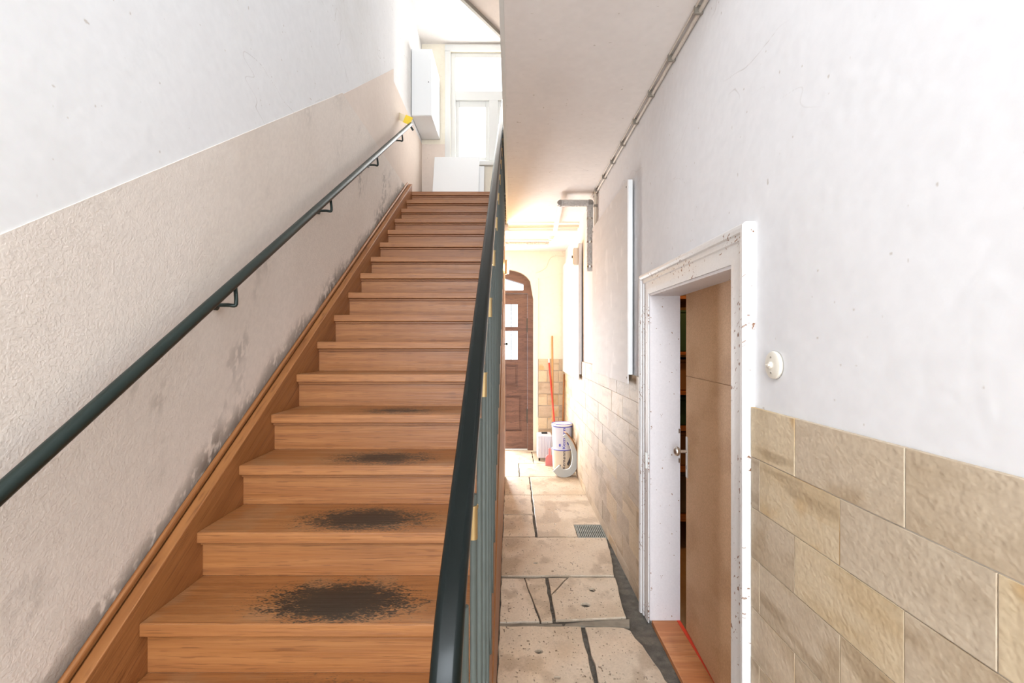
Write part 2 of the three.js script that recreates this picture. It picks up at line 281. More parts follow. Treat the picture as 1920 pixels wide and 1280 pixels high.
{ // right wall with the doorway, clad in sandstone to chest height
  const w = setting('wall_right');
  const t = 0.155, a = 1.68, b = 2.69, top = 1.842;
  mesh('plaster', [bx(XR, XR + t, 0, TOP, 3.6, -a), bx(XR, XR + t, 0, TOP, -b, -DB - 0.15), bx(XR, XR + t, top, TOP, -a, -b)], M.whiteRight, w);
  mesh('mortar_bed', [bx(XR - 0.0125, XR + 0.002, 0, 1.362, 1.2, -1.55), bx(XR - 0.0125, XR + 0.002, 0, 1.362, -2.82, -DB)], M.mortar, w);
  const geos = {};
  function tileGeo(l, h) { // proud of the bed, chamfered
    const key = l.toFixed(3) + '/' + h.toFixed(3); if (geos[key]) return geos[key];
    return (geos[key] = prismX([[-l / 2, -h / 2], [l / 2, -h / 2], [l / 2, h / 2], [-l / 2, h / 2]], -0.012, 0, 0.001));
  }
  const CH = 0.16, TL = 0.365;
  for (let r = 0; r < 9; r++) {
    const y1 = 1.364 - r * CH, y0 = Math.max(0.004, y1 - CH);
    for (const [s0, s1] of [[-0.6, 1.546], [2.822, 6.88]]) {
      let d = 0.944 + (r % 2 ? -0.18 : 0) - TL * 5;
      while (d < s1) {
        const e0 = Math.max(d, s0), e1 = Math.min(d + TL, s1); d += TL;
        if (e1 - e0 < 0.03) continue;
        const l = e1 - e0 - 0.0025, h = y1 - y0 - 0.0025;
        let g = tileGeo(l, h).clone(); const u = g.attributes.uv, o1 = rnd(0, 5), o2 = rnd(0, 5);
        for (let i = 0; i < u.count; i++) u.setXY(i, u.getX(i) + o1, u.getY(i) + o2);
        const m = mesh('tile', g, M.tiles[Math.floor(rnd(0, 4.99))], w);
        m.position.set(XR - 0.003 + rnd(-0.001, 0.001), (y0 + y1) / 2, -(e0 + e1) / 2);
      }
    }
  }
}
const archTop = (x) => 2.2 + 0.43 * Math.pow(Math.max(0, 1 - Math.pow(Math.abs(x + 0.2) / 0.53, 2.6)), 1 / 3);
const arch = []; for (let i = 0; i <= 24; i++) { const x = 0.33 - 1.06 * i / 24; arch.push([x, archTop(x)]); }
{ // back wall: arched courtyard door below, window above the landing
  const w = setting('wall_back');
  const hole1 = [[-0.73, 0.0], [0.33, 0.0], ...arch].map(([x, y]) => [x, Math.max(0.001, y)]);
  const hole2 = [[-0.86, 4.16], [0.37, 4.16], [0.37, 5.75], [-0.86, 5.75]];
  mesh('plaster', prismZ([[-1.4, 0], [XR, 0], [XR, TOP], [-1.4, TOP]], DB, DB + 0.35, 0, [hole1, hole2]), M.backWall, w);
  mesh('beige_paint', bx(-1.27, -0.93, LAND, 4.42, -DB, -DB + 0.002), M.beige, w);
  mesh('mortar_bed', bx(0.4, XR, 0, 1.335, -DB, -DB + 0.006), M.mortar, w);
  const u0 = 0.402, u1 = XR - 0.012;
  for (let r = 0; r < 8; r++) { // rough courses beside the door
    const y1 = 1.338 - r * 0.168, y0 = Math.max(0.004, y1 - 0.164); let x = u0; const cut = r % 2 ? [0.13, 0.16, 0.2] : [0.2, 0.1, 0.2];
    for (const c of cut) { const e = Math.min(u1, x + c); if (e - x > 0.03) { const g = boxUV(bx(x, e - 0.005, y0, y1 - 0.004, -DB + 0.001, -DB + 0.014 + rnd(0, 0.004), 0.004), rnd(0, 4)); mesh('tile', g, M.tiles[[0, 3, 2, 3, 4, 1][Math.floor(rnd(0, 5.99))]], w); } x = e; }
  }
  mesh('white_bead', bx(0.375, 0.395, 0.5, 2.5, -DB, -DB + 0.02, 0.004), M.joinery, w);
}
{ // front wall behind the photographer: entrance door glass and a window over it
  const w = setting('wall_front');
  mesh('plaster', prismZ([[-1.4, 0], [XR + 0.2, 0], [XR + 0.2, TOP], [-1.4, TOP]], DF - 0.2, DF, 0, [[[-1.05, 0.01], [0.65, 0.01], [0.65, 2.8], [-1.05, 2.8]], [[-1.1, 3.5], [0.6, 3.5], [0.6, 5.6], [-1.1, 5.6]]]), M.white, w);
  const d = setting('door_3', 'glazed entrance door with a fanlight behind the photographer', 'door');
  mesh('frame', [bx(-1.05, -0.98, 0, 2.8, -DF, -DF + 0.08), bx(0.58, 0.65, 0, 2.8, -DF, -DF + 0.08), bx(-0.98, 0.58, 2.72, 2.8, -DF, -DF + 0.08), bx(-0.98, 0.58, 2.1, 2.2, -DF, -DF + 0.08), bx(-0.25, -0.15, 0, 2.1, -DF, -DF + 0.08), bx(-0.98, -0.25, 0, 0.35, -DF, -DF + 0.08), bx(-0.15, 0.58, 0, 0.35, -DF, -DF + 0.08)], M.joinery, d);
  const wi = setting('window_2', 'upper front window behind the photographer', 'window');
  mesh('frame', [bx(-1.1, -1.04, 3.5, 5.6, -DF, -DF + 0.08), bx(0.54, 0.6, 3.5, 5.6, -DF, -DF + 0.08), bx(-1.04, 0.54, 5.54, 5.6, -DF, -DF + 0.08), bx(-1.04, 0.54, 3.5, 3.56, -DF, -DF + 0.08), bx(-0.28, -0.22, 3.56, 5.54, -DF, -DF + 0.08)], M.joinery, wi);
}
{ // ceilings and floors above
  structure(mesh('ceiling', bx(-1.4, XR + 0.16, TOP, TOP + 0.2, 3.85, -DB - 0.35), M.ceiling));
  const s = setting('ceiling_corridor', 'flat plaster ceiling slab over the corridor', 'ceiling');
  mesh('plaster', bx(-0.026, XR, SLAB, LAND, -1.55, -5.66), M.ceiling, s);
  mesh('edge_trim', bx(-0.046, -0.026, SLAB - 0.004, LAND + 0.02, -1.55, -5.55, 0.003), M.joinery, s);
  mesh('broken_edge', prismX([[4.9, 3.0], [5.6, 2.935], [5.6, 3.2], [5.2, 3.24], [4.9, 3.1]], -0.058, -0.046), M.rubble, s);
  const l = setting('landing', 'landing slab at the head of the stair', 'landing');
  mesh('slab', bx(-1.28, XR, 2.885, LAND - 0.03, -5.66, -DB), M.ceiling, l);
  mesh('floor_covering', bx(-1.272, XR, LAND - 0.03, LAND - 0.002, -5.68, -DB), M.oak, l);
  const soff = setting('trim_1', 'beige underside of the upper flight with a dark edge', 'soffit');
  const hl = 3.9 + EYE;
  mesh('plaster', prismY([[-0.62, 5.25], [0.36, 6.78], [0.78, 6.78], [0.78, 5.25]], hl, hl + 0.1), M.beige, soff);
  mesh('edge_board', prismY([[-0.66, 5.25], [0.32, 6.78], [0.36, 6.78], [-0.62, 5.25]], hl - 0.05, hl + 0.14), M.clip, soff);
}

// ---------------------------------------------------------------- stone floor
{
  const f = setting('floor');
  mesh('bed', bx(-1.22, XR + 0.01, -0.12, -0.014, 3.6, -DB - 0.34), M.earth, f);
  function wobble(pts, amp) {
    const out = [];
    for (let i = 0; i < pts.length; i++) { const a = pts[i], b = pts[(i + 1) % pts.length], L = Math.hypot(b[0] - a[0], b[1] - a[1]), n = Math.max(1, Math.round(L / 0.06)); for (let k = 0; k < n; k++) { const t = k / n, c = k ? amp : amp * 0.5; out.push([a[0] + (b[0] - a[0]) * t + rnd(-c, c), a[1] + (b[1] - a[1]) * t + rnd(-c, c)]); } }
    return out;
  }
  function oval(x, d, rx, rd, n = 14) { const p = []; for (let i = 0; i < n; i++) { const a = -i / n * 6.2832; p.push([x + rx * Math.cos(a) * rnd(0.85, 1.15), d + rd * Math.sin(a) * rnd(0.85, 1.15)]); } return p; }
  function slab(pts, k, amp = 0.004, holes = [], dy = 0) { const g = prismY(wobble(pts, amp), -0.05, 0 + dy, 0.003, holes); mesh('paving_slab', g, M.lime[k % 3], f); }
  const R = (x0, x1, d0, d1) => [[x0, d0], [x1, d0], [x1, d1], [x0, d1]];
  slab([[-0.06, 1.45], [0.388, 1.45], [0.388, 2.655], [-0.06, 2.66]], 0, 0.004, [oval(0.145, 2.44, 0.02, 0.014), oval(0.22, 2.25, 0.014, 0.008)]);
  slab([[0.412, 1.45], [0.77, 1.45], [0.745, 2.0], [0.72, 2.3], [0.655, 2.62], [0.62, 2.645], [0.412, 2.655]], 1, 0.006);
  slab(R(-0.06, 0.75, 0.5, 1.43), 2); slab(R(-0.06, 0.4, -0.9, 0.48), 1); slab(R(0.42, 0.75, -0.9, 0.48), 0); slab(R(-1.2, 0.75, -2.2, -0.92), 2); slab(R(-1.2, 0.75, -3.55, -2.22), 0);
  slab(R(-1.2, -0.08, -0.9, 0.3), 0);
  slab([[-0.06, 2.70], [0.165, 2.705], [0.09, 3.20], [-0.06, 3.20]], 2, 0.004);
  slab([[0.173, 2.705], [0.238, 2.71], [0.232, 3.205], [0.098, 3.203]], 2, 0.004, [], -0.002);
  slab([[0.256, 2.72], [0.66, 2.75], [0.70, 3.21], [0.392, 3.212], [0.256, 2.985]], 0, 0.004, [oval(0.52, 3.05, 0.02, 0.022), oval(0.448, 2.875, 0.028, 0.024)]);
  slab([[0.254, 3.0], [0.378, 3.205], [0.254, 3.21]], 0, 0.003, [], -0.002);
  slab([[-0.06, 3.235], [0.70, 3.24], [0.74, 3.5], [0.77, 3.868], [-0.06, 3.872]], 1, 0.004, [oval(0.18, 3.42, 0.016, 0.012), oval(0.29, 3.3, 0.01, 0.008)]);
  slab(R(-0.06, 0.2, 3.888, 4.375), 0); slab(R(-0.06, 0.208, 4.392, 4.945), 2); slab(R(-0.06, 0.214, 4.957, 5.61), 1);
  slab([[0.222, 3.888], [0.545, 3.888], [0.545, 4.145], [0.785, 4.145], [0.785, 4.945], [0.225, 4.945]], 2, 0.003);
  slab(R(0.228, 0.785, 4.955, 5.61), 0, 0.003);
  slab(R(-0.4, 0.1, 5.622, 6.24), 2); slab(R(0.112, 0.785, 5.622, 6.24), 1); slab(R(-1.2, -0.412, 5.622, 6.24), 0);
  slab(R(-0.55, 0.3, 6.252, 7.2), 0); slab(R(0.312, 0.785, 6.252, 6.885), 2); slab(R(-1.2, -0.562, 6.252, 6.885), 1);
  mesh('fill_stone', prismY(wobble([[0.3, 2.668], [0.66, 2.66], [0.68, 2.735], [0.42, 2.71], [0.31, 2.69]], 0.003), -0.05, -0.004, 0.003), M.fillStone, f);
  mesh('fill_stone', prismY(wobble([[-0.06, 2.672], [0.29, 2.675], [0.29, 2.69], [-0.06, 2.69]], 0.002), -0.05, -0.006, 0.002), M.fillStone, f);
  mesh('courtyard_step', bx(-1.2, 0.5, -0.14, -0.02, -7.24, -9.5), M.lime[0], f);
}
{ // drain grate let into the paving
  const g = thing('floor_grate', 'small dark ribbed metal drain grate let into the paving by the wall', 'grate', [0.667, -0.012, -4.0]);
  mesh('frame', [bx(-0.117, 0.117, 0, 0.012, 0.13, 0.138), bx(-0.117, 0.117, 0, 0.012, -0.138, -0.13), bx(-0.117, -0.109, 0, 0.012, -0.13, 0.13), bx(0.109, 0.117, 0, 0.012, -0.13, 0.13)], M.grate, g);
  for (let i = 0; i < 14; i++) { const x = -0.101 + i * 0.01554; mesh('bar', bx(x - 0.004, x + 0.004, 0, 0.011, -0.13, 0.13), M.grate, g); }
  for (const z of [-0.065, 0, 0.065]) mesh('cross_bar', bx(-0.109, 0.109, 0, 0.006, z - 0.003, z + 0.003), M.iron, g);
}

// ---------------------------------------------------------------- staircase
{
  const s = thing('staircase', 'straight oak staircase climbing between white wall and black handrail', 'staircase');
  for (let k = -3; k <= 15; k++) {
    const d = D0 + k * RUN, y = Y0 + k * RISE, back = k === 15 ? d + 0.1 : d + RUN + 0.036;
    const m = [M.oak, M.oak2][(k + 4) % 2];
    const tread = mesh('tread', bx(XS, XO, y - 0.042, y - 0.0008, -d, -back, 0.004, k * 0.37), m, s);
    const kk = k < 0 ? 1 - (k + 1 ? 1 : 0) : [0, 1, 2, 3][k] ?? 4;
    const tg = bx(0, XO - XS - 0.008, -0.0012, 0, -0.004, -(back - d)), u = tg.attributes.uv; // worn top veneer
    for (let i = 0; i < u.count; i++) u.setXY(i, u.getX(i), -u.getY(i));
    const topm = mesh('worn_surface', tg, M.treadTops[kk], tread); topm.position.set(XS + 0.004, y, -d); 
    mesh('riser', bx(XS, XO, y - RISE + 0.0005, y - 0.042, -(d + 0.036), -(d + 0.056), 0, k * 0.53), [M.riser, M.riser2][(k + 5) % 2], s);
    mesh('nosing_strip', bx(XS, XO, y - 0.056, y - 0.042, -(d + 0.022), -(d + 0.037), 0.003, k), m, s);
  }
  // wall string with its cap moulding, outer string
  const dA = 0.28, dB = 5.62;
  mesh('wall_string', slopeUV(prismX([[0.31, 0.0], [0.75, 0], [dB, nose(dB) - 0.32], [dB, nose(dB) + 0.06], [0.31, nose(0.31) + 0.06]], XL + 0.001, XS + 0.0005, 0.003)), M.string, s);
  const line = (o, a = 0.31, b = dB) => [[a, nose(a) + o], [b, nose(b) + o]];
  mesh('string_cap', sweepX(line(0.066), roundRect(0.041, 0.014, 0.004), XL + 0.046), M.string, s);
  mesh('wall_moulding', sweepX(line(0.08), roundRect(0.02, 0.026, 0.009), XL + 0.0112), M.string, s);
  mesh('outer_string', slopeUV(prismX([[0.37, 0.0], [1.36, 0.0], [5.62, nose(5.62) - 0.62], [5.62, nose(5.62) + 0.02], [0.37, nose(0.37) + 0.02]], XO, XF - 0.008, 0.003)), M.string, s);
  mesh('soffit', prismX([[0.75, 0.01], [5.6, nose(5.6) - 0.36], [5.6, nose(5.6) - 0.33], [0.7, 0.01]], XS, XO), M.white, s);
}
{ // varnished boarding under the stair
  const w = setting('wall_stair', 'varnished wooden boarding closing the space under the stair', 'panelling');
  const yb = (d) => nose(d) - 0.62;
  let d = 1.35;
  while (d < 5.55) { const e = Math.min(5.6, d + 0.6); mesh('panel', prismX([[d, 0.004], [e - 0.003, 0.004], [e - 0.003, Math.max(0.02, yb(e) - 0.002)], [d, Math.max(0.01, yb(d) - 0.002)]], XF - 0.02, XF - 0.002, 0.002), M.panel, w); d = e; }
  const post = mesh('end_post', bx(XF - 0.05, XF, 0, 2.88, -5.602, -5.66, 0.004), M.casing, w);
  mesh('back_lining', bx(XF - 0.06, XF - 0.05, 0.0, 2.6, -5.0, -5.66), M.white, w);
}
tag(mesh('cupboard_knob', [cyl(0.006, 0.006, 0.02, 0, 0, 0, 10), new THREE.SphereGeometry(0.014, 14, 10).translate(0, 0.024, 0)].map((g) => g.rotateZ(-Math.PI / 2).translate(XF - 0.002, 1.555, -5.05)), M.iron), 'small dark knob on the boarding under the stair', 'knob');

// ---------------------------------------------------------------- balustrade
{
  const b = thing('stair_railing', 'steel stair railing with glossy black handrail and grey-green balusters', 'railing');
  const hr = (d) => nose(d) + 1.072; // centre line of the handrail
  const path = [];
  for (let d = 5.5; d > 0.68; d -= 0.2) path.push([d, hr(d)]);
  const e0 = 0.66; // easing down to the end of the rail
  for (let i = 0; i <= 14; i++) { const t = i / 14, a = Math.atan(SL) + t * 0.75; const p = i ? path[path.length - 1] : null; path.push(i ? [p[0] - Math.cos(a) * 0.016, p[1] - Math.sin(a) * 0.016] : [e0, hr(e0)]); }
  path.reverse();
  mesh('handrail', sweepX(path, roundRect(0.0385, 0.03, 0.011, 5), -0.0785), M.railBlack, b);
  mesh('rail_core', sweepX([[0.5, hr(0.5) - 0.024], [5.5, hr(5.5) - 0.022]], roundRect(0.026, 0.012, 0.002, 1), -0.076), M.steelGreen, b);
  mesh('bottom_rail', sweepX([[0.4, nose(0.4) - 0.01], [5.6, nose(5.6) - 0.01]], roundRect(0.008, 0.06, 0.002, 1), XF - 0.004), M.steelGreen, b);
  const XP = -0.062;
  for (let i = -3; i <= 29; i++) {
    const d = 0.805 + i * 0.158; if (d < 0.4 || d > 5.5) continue;
    const y0 = nose(d) - 0.03, y1 = hr(d) - 0.02;
    const p = mesh('baluster', cyl(0.006, 0.006, y1 - y0, XP, y0, -d, 12), M.steelGreen, b);
    if (i % 2 === 0) mesh('brass_sleeve', [cyl(0.0072, 0.0072, 0.052, XP, hr(d) - 0.095, -d, 14), cyl(0.0085, 0.0085, 0.005, XP, hr(d) - 0.043, -d, 14)], M.brass, p);
  }
  mesh('newel', bx(-0.095, -0.065, 0.0, hr(0.3) - 0.16, -0.28, -0.31, 0.003), M.steelGreen, b);
}
{ // wall handrail
  const h = thing('wall_handrail', 'round dark green metal handrail on brackets along the left stair wall', 'handrail');
  const y = (d) => nose(d) + 0.8, X = -1.138;
  mesh('rail', tube([[X, y(0.2), -0.2], [X, y(5.48), -5.48]], 0.021, 40, 16), M.tubeGreen, h);
  mesh('end_plate', tube([[X, y(5.46) - 0.015, -5.46], [X + 0.03, y(5.46) - 0.06, -5.47]], 0.012, 6, 8), M.tubeGreen, h);
  for (const d of [0.93, 1.966, 3.02, 4.08, 5.02]) {
    const w = d > 5 ? XL - 0.058 : XL, q = y(d);
    const br = mesh('bracket', tube([[w, q - 0.085, -d], [X - 0.02, q - 0.085, -d], [X + 0.006, q - 0.085, -d - 0.01], [X + 0.008, q - 0.07, -d - 0.012], [X, q - 0.012, -d - 0.02]], 0.008, 30, 10), M.tubeGreen, h);
    mesh('rose', new THREE.CylinderGeometry(0.02, 0.022, 0.012, 18).rotateZ(Math.PI / 2).translate(w + 0.006, q - 0.085, -d), M.tubeGreen, br);
  }
}
{ // marker tape hanging at the head of the handrail
  const t = thing('tape_strip', 'yellow and pale tape strip at the head of the wall handrail', 'tape', [-1.21, 4.135, -5.5]);
  mesh('pale_half', bx(-0.1, -0.005, -0.04, 0.04, -0.001, 0.001), M.paleTape, t); mesh('yellow_half', bx(-0.005, 0.082, -0.046, 0.046, -0.0015, 0.0015), M.yellow, t);
  t.rotation.z = -0.4;
}

// ---------------------------------------------------------------- tan door, its casing and threshold
{
  const t = setting('trim_2', 'chipped white moulded casing round the tan door', 'casing');
  const a = 1.68, b = 2.69, top = 1.842;
  const prof = [[0, 0.012], [0, 0.018], [0.03, 0.02], [0.07, 0.02], [0.075, 0.026], [0.095, 0.026], [0.1, 0.034], [0.112, 0.038], [0.122, 0.038], [0.13, 0.03], [0.13, -0.004]];
  const pos = [], uv = [], idx = [];
  const path = (s) => [[a - s, 0], [a - s, top + s * 0.92], [b + s, top + s * 0.92], [b + s, 0]];
  const runs = [0, 2, 3.2, 5.2];
  for (const seg of [0, 1, 2]) {
    for (let i = 0; i + 1 < prof.length; i++) {
      const base = pos.length / 3, [s0, p0] = prof[i], [s1, p1] = prof[i + 1];
      for (const [s, p] of [[s0, p0], [s1, p1]]) for (const e of [seg, seg + 1]) { const q = path(s)[e]; pos.push(XR - p, q[1], -q[0]); uv.push(runs[e], s + p); }
      idx.push(base, base + 1, base + 2, base + 1, base + 3, base + 2);
    }
  }
  const g = new THREE.BufferGeometry(); g.setAttribute('position', new THREE.Float32BufferAttribute(pos, 3)); g.setAttribute('uv', new THREE.Float32BufferAttribute(uv, 2)); g.setIndex(idx);
  const ni = g.toNonIndexed(); ni.computeVertexNormals(); mesh('moulding', ni, M.casing, t);
  mesh('jamb_lining', bx(XR - 0.012, XR + 0.157, 0.02, top, -b, -b - 0.0, 0) && bx(XR - 0.012, XR + 0.157, 0.02, top, -(b - 0.012), -b), M.jamb, t);
  mesh('jamb_lining', bx(XR - 0.012, XR + 0.157, 0.02, top, -a, -(a + 0.012)), M.jamb, t);
  mesh('head_lining', bx(XR - 0.012, XR + 0.157, top - 0.012, top, -(a + 0.012), -(b - 0.012)), M.jamb, t);
  const sp = mesh('strike_plate', [bx(XR + 0.147, XR + 0.159, 0.9, 0.925, -(b - 0.0155), -(b - 0.012)), bx(XR + 0.147, XR + 0.159, 1.065, 1.09, -(b - 0.0155), -(b - 0.012)), bx(XR + 0.156, XR + 0.159, 0.925, 1.065, -(b - 0.0155), -(b - 0.012))], M.chrome, t);
  mesh('draught_block', bx(XR - 0.03, XR + 0.0, 0.86, 0.95, -(b + 0.01), -(b + 0.03), 0.004), M.joinery, t);
}
{
  const d = setting('door_2', 'tan flush door standing slightly ajar', 'door', [0.905, 0, -1.72]);
  d.rotation.y = -Math.atan2(0.043, 0.86);
  mesh('core', bx(0.002, 0.038, 0.028, 1.848, 0, -0.865, 0.002), M.hardboard, d);
  mesh('upper_sheet', bx(-0.003, 0.002, 1.392, 1.848, -0.002, -0.863, 0.001), M.hardboard, d);
  mesh('lower_sheet', bx(-0.003, 0.002, 0.028, 1.3895, -0.002, -0.863, 0.001), M.hardboard, d);
  const p = mesh('lock_plate', bx(-0.009, -0.003, 0.85, 1.068, -0.825, -0.853, 0.003), M.chrome, d);
  mesh('keyhole', bx(-0.0096, -0.0088, 0.895, 0.915, -0.836, -0.841, 0.0003), M.dark, p);
  const k = mesh('door_knob', new THREE.SphereGeometry(0.026, 24, 16).scale(0.72, 1, 1).translate(-0.06, 0.99, -0.839), M.chrome, d);
  mesh('spindle', cyl(0.009, 0.009, 0.055, 0, 0, 0, 14).rotateZ(Math.PI / 2).translate(-0.005, 0.99, -0.839), M.chrome, k);
}
{
  const t = setting('threshold', 'reddish wooden door sill with an orange-red strip', 'sill');
  mesh('plank', bx(XR, 0.93, -0.01, 0.018, -1.68, -2.69, 0.003).rotateX(0), M.threshold, t);
  mesh('red_strip', bx(0.93, 0.948, -0.01, 0.021, -1.68, -2.69, 0.002), M.redStrip, t);
}
{ // storeroom behind the door
  const r = setting('storeroom', 'dim storeroom behind the tan door', 'room');
  mesh('shell', [bx(0.945, 2.5, -0.12, -0.005, -0.6, -5.2), bx(0.945, 2.5, 2.5, 2.6, -0.6, -5.2), bx(2.5, 2.6, -0.12, 2.6, -0.6, -5.2), bx(0.945, 2.6, -0.12, 2.6, -0.5, -0.6), bx(0.945, 2.6, -0.12, 2.6, -5.2, -5.3)], M.ochre, r);
  const sh = thing('storage_shelf', 'orange wooden storage shelf seen through the gap beside the tan door', 'shelf', [1.45, 0, -4.05]);
  for (const y of [0.25, 0.62, 0.93, 1.2, 1.5, 1.92]) mesh('board', bx(-0.3, 0.3, y - 0.022, y, -0.45, 0.45, 0.002), M.shelfWood, sh);
  for (const [x, z] of [[-0.28, 0.43], [0.28, 0.43], [-0.28, -0.43], [0.28, -0.43]]) mesh('post', bx(x - 0.02, x + 0.02, 0, 2.1, z - 0.02, z + 0.02, 0.002), M.shelfWood, sh);
  const items = [[0.25, 0.3, M.greyCloth, 'grey bundle on the low shelf behind the tan door', 'bundle'], [0.62, 0.24, M.brownCard, 'brown carton on the storage shelf below the door knob level', 'box'], [0.93, 0.2, M.greenBox, 'dark green box on the storage shelf at door knob level', 'box'], [1.2, 0.22, M.brownCard, 'brown carton on the middle board of the storage shelf', 'box'], [1.5, 0.3, M.greenBox, 'tall dark green box under the top storage shelf', 'box']];
  for (const [y, h, m, label, cat] of items) { const o = thing(cat === 'box' ? 'storage_box' : 'cloth_bundle', label, cat, [1.42, y, -3.98]); mesh('body', bx(-0.2, 0.2, 0, h, -0.3, 0.28, 0.012), m, o); mesh('lid', bx(-0.205, 0.205, h, h + 0.02, -0.305, 0.285, 0.004), m, o); }
  const lamp = thing('storeroom_bulb', 'bare warm bulb lighting the storeroom behind the tan door', 'lamp', [1.7, 2.32, -2.9]);
  mesh('holder', cyl(0.02, 0.02, 0.14, 0, 0.04, 0, 12), M.dark, lamp);
  mesh('bulb', new THREE.SphereGeometry(0.035, 16, 12), std({ color: 0xffe0b0, emissive: 0xffc070, emissiveIntensity: 4 }), lamp);
  const pl = new THREE.PointLight(0xffc078, 1.1); pl.castShadow = true; lamp.add(pl);
}

// ---------------------------------------------------------------- arched courtyard door
{
  const d = setting('door_1', 'arched brown wooden courtyard door with barred glass panes', 'door', [0, 0, -(DB + 0.14)]);
  const T = 0.05;
  const inset = (k) => { const o = []; for (let i = 0; i <= 24; i++) { const x = -0.2 + (0.53 - k) * (1 - 2 * i / 24), f = (x + 0.2) / (0.53 - k) * 0.53 - 0.2; o.push([x, archTop(f) - k]); } return o; };
  const outer = [[-0.73, 0], [0.33, 0], ...arch], inner = [[-0.655, 0.02], [0.25, 0.02], [0.25, 2.22], ...inset(0.08).filter(([x, y]) => x < 0.25 && x > -0.65 && y > 2.22), [-0.655, 2.22]];
  const fan = [[-0.59, 2.33], [0.19, 2.33], [0.19, 2.42], [-0.07, 2.5], [-0.2, 2.515], [-0.33, 2.5], [-0.59, 2.42]];
  mesh('frame', prismZ([[-0.73, 0], [-0.65, 0], [-0.65, 2.285], [0.25, 2.285], [0.25, 0], [0.33, 0], ...arch], -0.06, 0.05, 0, [fan]), M.brownDoor, d);
  mesh('fanlight_glass', prismZ(fan, 0.0, 0.004), M.glass, d);
  // right leaf, shut
  const leaf = mesh('leaf', prismZ([[-0.2, 0.02], [0.247, 0.02], [0.247, 2.28], [-0.2, 2.28]], -0.03, 0.02, 0, [[[-0.09, 1.32], [0.107, 1.32], [0.107, 1.74], [-0.09, 1.74]], [[-0.09, 1.8], [0.107, 1.8], [0.107, 2.13], [-0.09, 2.13]], [[-0.09, 0.93], [0.107, 0.93], [0.107, 1.25], [-0.09, 1.25]], [[-0.09, 0.28], [0.165, 0.28], [0.165, 0.8], [-0.09, 0.8]]]), M.brownDoor, d);
  for (const [y0, y1] of [[1.32, 1.74], [1.8, 2.13]]) { mesh('pane', bx(-0.09, 0.107, y0, y1, -0.004, 0), M.glass, leaf); mesh('bar', cyl(0.005, 0.005, y1 - y0, 0.01, y0, 0.01, 10), M.iron, leaf); }
  for (const [x1, y0, y1] of [[0.107, 0.93, 1.25], [0.165, 0.28, 0.8]]) { const pn = mesh('panel', bx(-0.09, x1, y0, y1, -0.01, 0.008), M.brownDoor, leaf); mesh('field', bx(-0.06, x1 - 0.03, y0 + 0.03, y1 - 0.03, 0.006, 0.016, 0.004), M.brownDoor, pn); }
  mesh('hinge', cyl(0.011, 0.011, 0.2, 0.248, 1.72, 0.04, 12), M.iron, d);
  mesh('hinge', cyl(0.011, 0.011, 0.2, 0.248, 0.4, 0.04, 12), M.iron, d);
  // left leaf, swung open to the courtyard
  const l2 = mesh('open_leaf', prismZ([[0, 0.02], [0.447, 0.02], [0.447, 2.2], [0, 2.2]], -0.03, 0.02, 0, [[[0.14, 1.35], [0.337, 1.35], [0.337, 2.06], [0.14, 2.06]]]), M.brownDoor, d);
  l2.position.set(-0.65, 0, -0.06); l2.rotation.y = 1.75;
}

// ---------------------------------------------------------------- landing window
{
  const w = setting('window_1', 'tall white casement window with a transom over the landing', 'window', [0, 0, -(DB + 0.1)]);
  const f = (x0, x1, y0, y1, z0 = 0, z1 = 0.07) => bx(x0, x1, y0, y1, z0, z1, 0.005);
  mesh('window_frame', [f(-0.86, -0.79, 4.16, 5.75), f(0.3, 0.37, 4.16, 5.75), f(-0.79, 0.3, 5.68, 5.75), f(-0.79, 0.3, 5.07, 5.2), f(-0.79, 0.3, 4.16, 4.2), f(-0.31, -0.18, 4.2, 5.07)], M.joinery, w);
  for (const [x0, x1] of [[-0.79, -0.31], [-0.18, 0.3]]) {
    const c = mesh('casement', [f(x0, x0 + 0.05, 4.2, 5.07, -0.02, 0.035), f(x1 - 0.05, x1, 4.2, 5.07, -0.02, 0.035), f(x0 + 0.05, x1 - 0.05, 4.98, 5.07, -0.02, 0.035), f(x0 + 0.05, x1 - 0.05, 4.2, 4.26, -0.02, 0.035)], M.joinery, w);
    mesh('pane', bx(x0 + 0.05, x1 - 0.05, 4.26, 4.98, 0, 0.004), M.glass, c);
  }
  mesh('transom_pane', bx(-0.79, 0.3, 5.2, 5.68, 0, 0.004), M.glass, w);
  mesh('window_sill', bx(-0.92, 0.43, 4.1, 4.16, 0.0, 0.16, 0.008), M.joinery, w);
  mesh('casing', [bx(-0.94, -0.86, 4.16, 5.75, 0.1, 0.12, 0.004), bx(-0.94, 0.45, 5.75, 5.84, 0.1, 0.125, 0.004), bx(0.37, 0.45, 4.16, 5.75, 0.1, 0.12, 0.004)], M.joinery, w);
}
